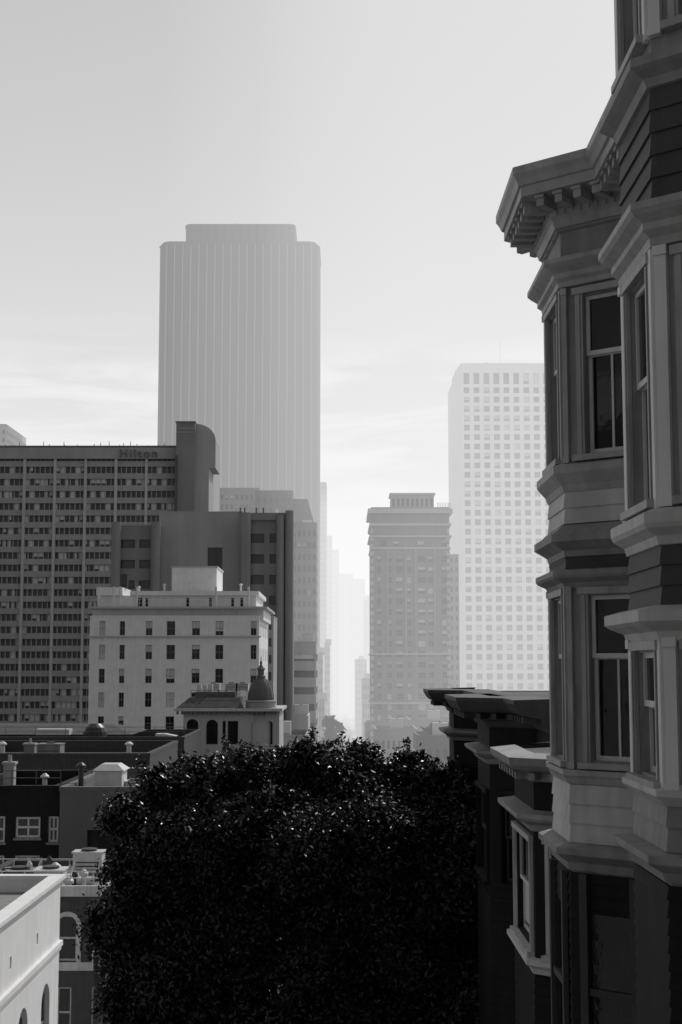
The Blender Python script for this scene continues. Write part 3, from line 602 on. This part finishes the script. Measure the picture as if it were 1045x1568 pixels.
Yb=440; g=G("office_block",(28,Yb,-38)); x0,x1=SX(689,Yb),SX(704,Yb); block(g,x0,x1,Yb,Yb+20,-38,SZ(850,Yb),stone_m,regular(x1-x0,-38,SZ(850,Yb),2,24,.4,.5),[],.3); g.finish()
# ------------------------------------------------------------------ other city blocks
def city(name,a,b,top,Y,dp,m,nc,fh=3.6,roof=None,fw=.5,fhh=.5):
    g=G(name,(SX((a+b)/2,Y),Y,-38)); x0,x1=SX(a,Y,(top+1100)/2),SX(b,Y,(top+1100)/2); zt=SZ(top,Y); nr=max(1,int((zt+36)/fh))
    block(g,x0,x1,Y,Y+dp,-38,zt,m,regular(x1-x0,-38,zt-1.5,nc,nr,fw,fhh),regular(dp,-38,zt-1.5,max(2,int(dp/4)),nr,fw,fhh),.4,glass_far,None,parapet=.8,blinds=.15)
    hvac(g,(x0+x1)/2-1,Y+dp/2,zt-.8,3,3,3); g.finish()
city("office_block",447,485,801,450,25,stone_s,5)
city("office_block",335,396,748,520,30,stone_s,8)
city("office_block",390,448,752,500,30,stone_d,6)
g=G("office_block",(-20,480,-38)); a,b=SX(448,480,800),SX(481,480,800)
g.prism("walls",stone_d,[(a,480),(b,480),(b,505),(a,505)],-38,SZ(800,480)); g.prism("sloping_top",stone_d,[(a,480),(b,480),(b,505),(a,505)],SZ(800,480)+.01,SZ(763,480),[(a,482),(b-2.2,482),(b-2.2,503),(a,503)]); g.finish()
city("parking_garage",448,484,984,330,25,conc,1,3.6,fw=.94,fhh=.42)
city("parking_garage",440,472,1098,300,20,stone_l,1,3.6,fw=.9,fhh=.4)
city("office_tower",486,500,739,880,40,stone_s,4); city("office_tower",500,508.5,821,1000,40,stone_m,3); city("office_tower",507,519.5,842,1100,50,stone_m,3)
city("office_tower",519,541,879,1200,60,stone_s,5); city("office_tower",536,559.5,887,1150,60,stone_m,6); city("office_tower",558,570,914,1000,40,stone_m,4)
city("office_block",497,505,985,700,40,stone_m,3); city("office_block",485,494,1000,560,30,stone_m,3); city("office_block",545,562,1010,800,60,stone_m,4); city("office_block",556,570,1040,600,40,stone_m,4)
city("office_tower",-40,4,650,620,40,stone_m,6); city("office_tower",860,980,900,700,40,stone_m,12)
city("low_building",575,640,1118,330,20,stone_m,8,3.4); city("low_building",628,705,1104,360,20,stone_m,9,3.4); city("low_building",560,600,1108,420,20,stone_m,5,3.4)
city("low_building",640,712,1128,280,18,stone_d,6,3.4); city("low_building",488,497,1072,520,20,conc,2,3.4); city("low_building",380,470,1128,250,18,stone_m,6,3.4)
hv=[];hf=[]; n=60
for i in range(n+1):
    x=-3000+6000*i/n; h=-38+22+14*math.sin(i*.7)+8*math.sin(i*1.9+1)
    hv+=[(x,3200,-39),(x,3500,h),(x,4200,-39)]
for i in range(n): hf+=[(i*3,i*3+3,i*3+4,i*3+1),(i*3+1,i*3+4,i*3+5,i*3+2)]
single("distant_hill",earth,hv,hf)
# ------------------------------------------------------------------ leaves
def leaves(centers,count,size,shell=.55,name="leaves",mat=None,up=.3,squash=.85):
    C=np.array([c[:3] for c in centers]); R=np.array([c[3] for c in centers])
    wgt=R**2; idx=np.random.choice(len(R),count,p=wgt/wgt.sum())
    d=np.random.normal(size=(count,3)); d/=np.linalg.norm(d,axis=1)[:,None]
    r=R[idx]*(shell+(1-shell)*np.random.rand(count)**.6)*(1+.12*np.random.randn(count))
    pos=C[idx]+d*r[:,None]*np.array([1,1,squash])
    nrm=d*.5+np.random.normal(size=(count,3))*.6; nrm[:,2]+=up; nrm/=np.linalg.norm(nrm,axis=1)[:,None]
    t=np.random.normal(size=(count,3)); t-= (t*nrm).sum(1)[:,None]*nrm; t/=np.linalg.norm(t,axis=1)[:,None]; b=np.cross(nrm,t)
    s=size*(.6+.8*np.random.rand(count))[:,None]
    a0=pos-t*s; a1=pos+b*s*.42+nrm*s*.12; a2=pos+t*s; a3=pos-b*s*.42+nrm*s*.12
    V=np.stack([a0,a1,a2,a3],1).reshape(-1,3)
    me=bpy.data.meshes.new(name); me.vertices.add(len(V)); me.vertices.foreach_set("co",V.ravel().astype(np.float32))
    me.loops.add(count*4); me.loops.foreach_set("vertex_index",np.arange(count*4,dtype=np.int32)); me.polygons.add(count)
    me.polygons.foreach_set("loop_start",np.arange(0,count*4,4,dtype=np.int32)); me.update(calc_edges=True); me.validate()
    me.materials.append(mat or leafm); o=bpy.data.objects.new(name,me); scene.collection.objects.link(o); return o
def tree(name,cx,cy,rx,ry,ztop,zlow,zg,nclump,nleaf,size,rc=(.55,1.05),limbs=10,ex=3.6,extra=(),sprigs=0,front=()):
    g=G(name,(cx,cy,zg)); cz=(ztop+zlow)/2; rz=(ztop-zlow)/2
    g.tube("trunk",bark,(cx,cy,zg-.1),(cx+.1,cy,zg+.4),.42,.28,12); g.tube("trunk",bark,(cx+.1,cy,zg+.4),(cx-.05,cy+.1,cz-rz*.5),.28,.2,12)
    cl=[]
    while len(cl)<nclump:
        p=np.random.uniform(-1,1,3); q=(abs(p)**ex).sum()
        if q>1 or (q<.35 and random.random()<.7): continue
        rr=random.uniform(*rc); cl.append((cx+p[0]*(rx-rr*.8),cy+p[1]*(ry-rr*.8),cz+p[2]*(rz-rr*.75)+random.uniform(-.15,.1),rr))
    cl+=list(extra)+list(front)
    for c in random.sample(cl,min(limbs,len(cl))):
        b=Vector((cx,cy,cz-rz*.5)); m_=b.lerp(Vector(c[:3]),.5)+Vector((random.uniform(-.3,.3),random.uniform(-.3,.3),.3))
        g.tube("limbs",bark,b,m_,.13,.08,7); g.tube("limbs",bark,m_,c[:3],.08,.02,7)
    sp=[]
    for k in range(sprigs):
        c=random.choice(cl); a=random.uniform(0,2*math.pi); el=random.uniform(-.2,1.4); dv=Vector((math.cos(a)*math.cos(el),math.sin(a)*math.cos(el),math.sin(el)))
        b=Vector(c[:3])+dv*c[3]*.8; L_=random.uniform(.22,.42); g.tube("twigs",bark,b,b+dv*L_,.012,.005,4)
        for q in(.4,.75,1.05): P_=b+dv*L_*q; sp.append((P_.x,P_.y,P_.z,.16-.07*q))
    e=g.finish()
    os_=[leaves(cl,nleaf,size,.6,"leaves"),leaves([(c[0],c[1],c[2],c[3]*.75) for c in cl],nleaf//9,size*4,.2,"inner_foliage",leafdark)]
    if sp: os_.append(leaves(sp,len(sp)*14,size*1.0,.2,"shoot_leaves"))
    for o in os_:
        o.parent=e
        me=o.data; co=np.zeros(len(me.vertices)*3,dtype=np.float32); me.vertices.foreach_get("co",co); co=co.reshape(-1,3)-np.array([cx,cy,zg],dtype=np.float32); me.vertices.foreach_set("co",co.ravel()); me.update()
boughs=[(-3.95,31.4,-2.65,.6),(-3.55,32.4,-2.6,.6),(-3.0,31.2,-2.4,.6),(-2.45,32.2,-2.4,.55),(-1.9,31.5,-2.2,.6),(-1.3,32.3,-2.25,.5),(-.75,31.4,-2.0,.55),(-.1,32,-2.2,.5),
 (.45,32.5,-2.1,.55),(1.0,31.8,-2.5,.5),(1.55,32.2,-2.25,.5),(2.0,31.6,-2.5,.5),(2.35,31.2,-2.95,.5),(-4.15,31.4,-3.4,.55),(-4.4,31.8,-4.3,.55),(-4.65,31.4,-5.1,.55),(-4.65,31.6,-6.0,.6),(-4.55,31.2,-6.9,.6),(-4.45,31.5,-7.8,.6),(2.65,31,-3.9,.5),(2.85,31.3,-4.8,.5),(2.8,30.8,-5.8,.5)]
# drooping skirt of foliage on the uphill side of the crown
skirt=[]
for i in range(9):
    for j in range(9):
        skirt.append((-4.4+i*.88+random.uniform(-.25,.25),29.6+random.uniform(-.3,.7)+abs(i-4)*.12,-3.4-j*.88+random.uniform(-.3,.3),random.uniform(.5,.85)))
tree("street_tree",-1.0,32,3.95,3.0,SZ(1144,32),-12.2,gz(32),130,380000,.054,(.4,.95),ex=4.0,extra=boughs,sprigs=420,front=skirt)
tree("street_tree",.9,36.5,3.0,2.4,SZ(1146,36),-11.5,gz(36.5),50,60000,.065)
tree("street_tree",-3.2,38,2.5,2.0,SZ(1190,38),-14,gz(38),45,60000,.065)
tree("street_tree",2.3,30,1.1,1.5,SZ(1215,30),-11.5,gz(30),26,40000,.06,(.4,.7),5,sprigs=60)
tree("small_tree",SX(672,300),300,4,3,SZ(1100,300),-22,-37.6,12,3000,.5,(1.5,2.4),4)
tree("small_tree",SX(505,330),420,3.5,3,SZ(1095,420),-34,-37.6,12,3000,.5,(1.5,2.4),4)
# ------------------------------------------------------------------ traffic signal
g=G("traffic_signal",(-7.2,45,gz(45))); x=SX(160,45,1500); zg=gz(45)
g.tube("pole",darkmetal,(x,45,zg),(x,45,SZ(1470,45)),.09,.07,10)
for dx,za in((-.18,1458),(.22,1478),(-.12,1490)):
    z=SZ(za,45); g.box("signal_heads",darkmetal,x+dx-.14,x+dx+.14,44.85,45.1,z-.75,z)
    for k in range(3): g.tube("signal_visors",darkmetal,(x+dx,44.84,z-.13-k*.24),(x+dx,44.65,z-.15-k*.24),.1,.1,10)
    g.tube("brackets",darkmetal,(x,45,z-.3),(x+dx,45,z-.3),.03)
g.finish()
# ------------------------------------------------------------------ cars
def car(x,y,z,m):
    g=G("parked_car",(x,y,z))
    prof=[(-2.2,.35),(-2.25,.75),(-2.0,.92),(-1.1,1.0),(-.7,1.42),(.9,1.45),(1.6,1.02),(2.15,.92),(2.25,.5),(2.15,.35)]
    n=len(prof); s_=.88
    vs=[(x-s_+( .15 if zz>1.1 else 0),y+yy,z+zz) for yy,zz in prof]+[(x+s_-(.15 if zz>1.1 else 0),y+yy,z+zz) for yy,zz in prof]
    g.add("body",m,vs,[tuple(range(n)),tuple(range(n,2*n))[::-1]]+[(i,i+n,(i+1)%n+n,(i+1)%n) for i in range(n)])
    g.add("rear_window",glass,[(x-.66,y-1.06,z+1.04),(x+.66,y-1.06,z+1.04),(x+.6,y-.74,z+1.4),(x-.6,y-.74,z+1.4)],[(0,1,2,3)])
    for a in(-.86,.86):
        for b in(-1.4,1.4): g.tube("wheels",darkmetal,(x+a-.1,y+b,z+.32),(x+a+.1,y+b,z+.32),.32,seg=14)
    g.finish()
carw=M("car_paint_light",.6,.3,.05,1,0,spec=.6); card=M("car_paint_dark",.06,.3,.1,1,0,spec=.6)
for i in range(26):
    y=560+i*26+random.uniform(-5,5); s=[-3.9,3.9,-1.6][i%3]
    car(xc(y)+s,y,gz(y)+.0,random.choice([carw,card]))
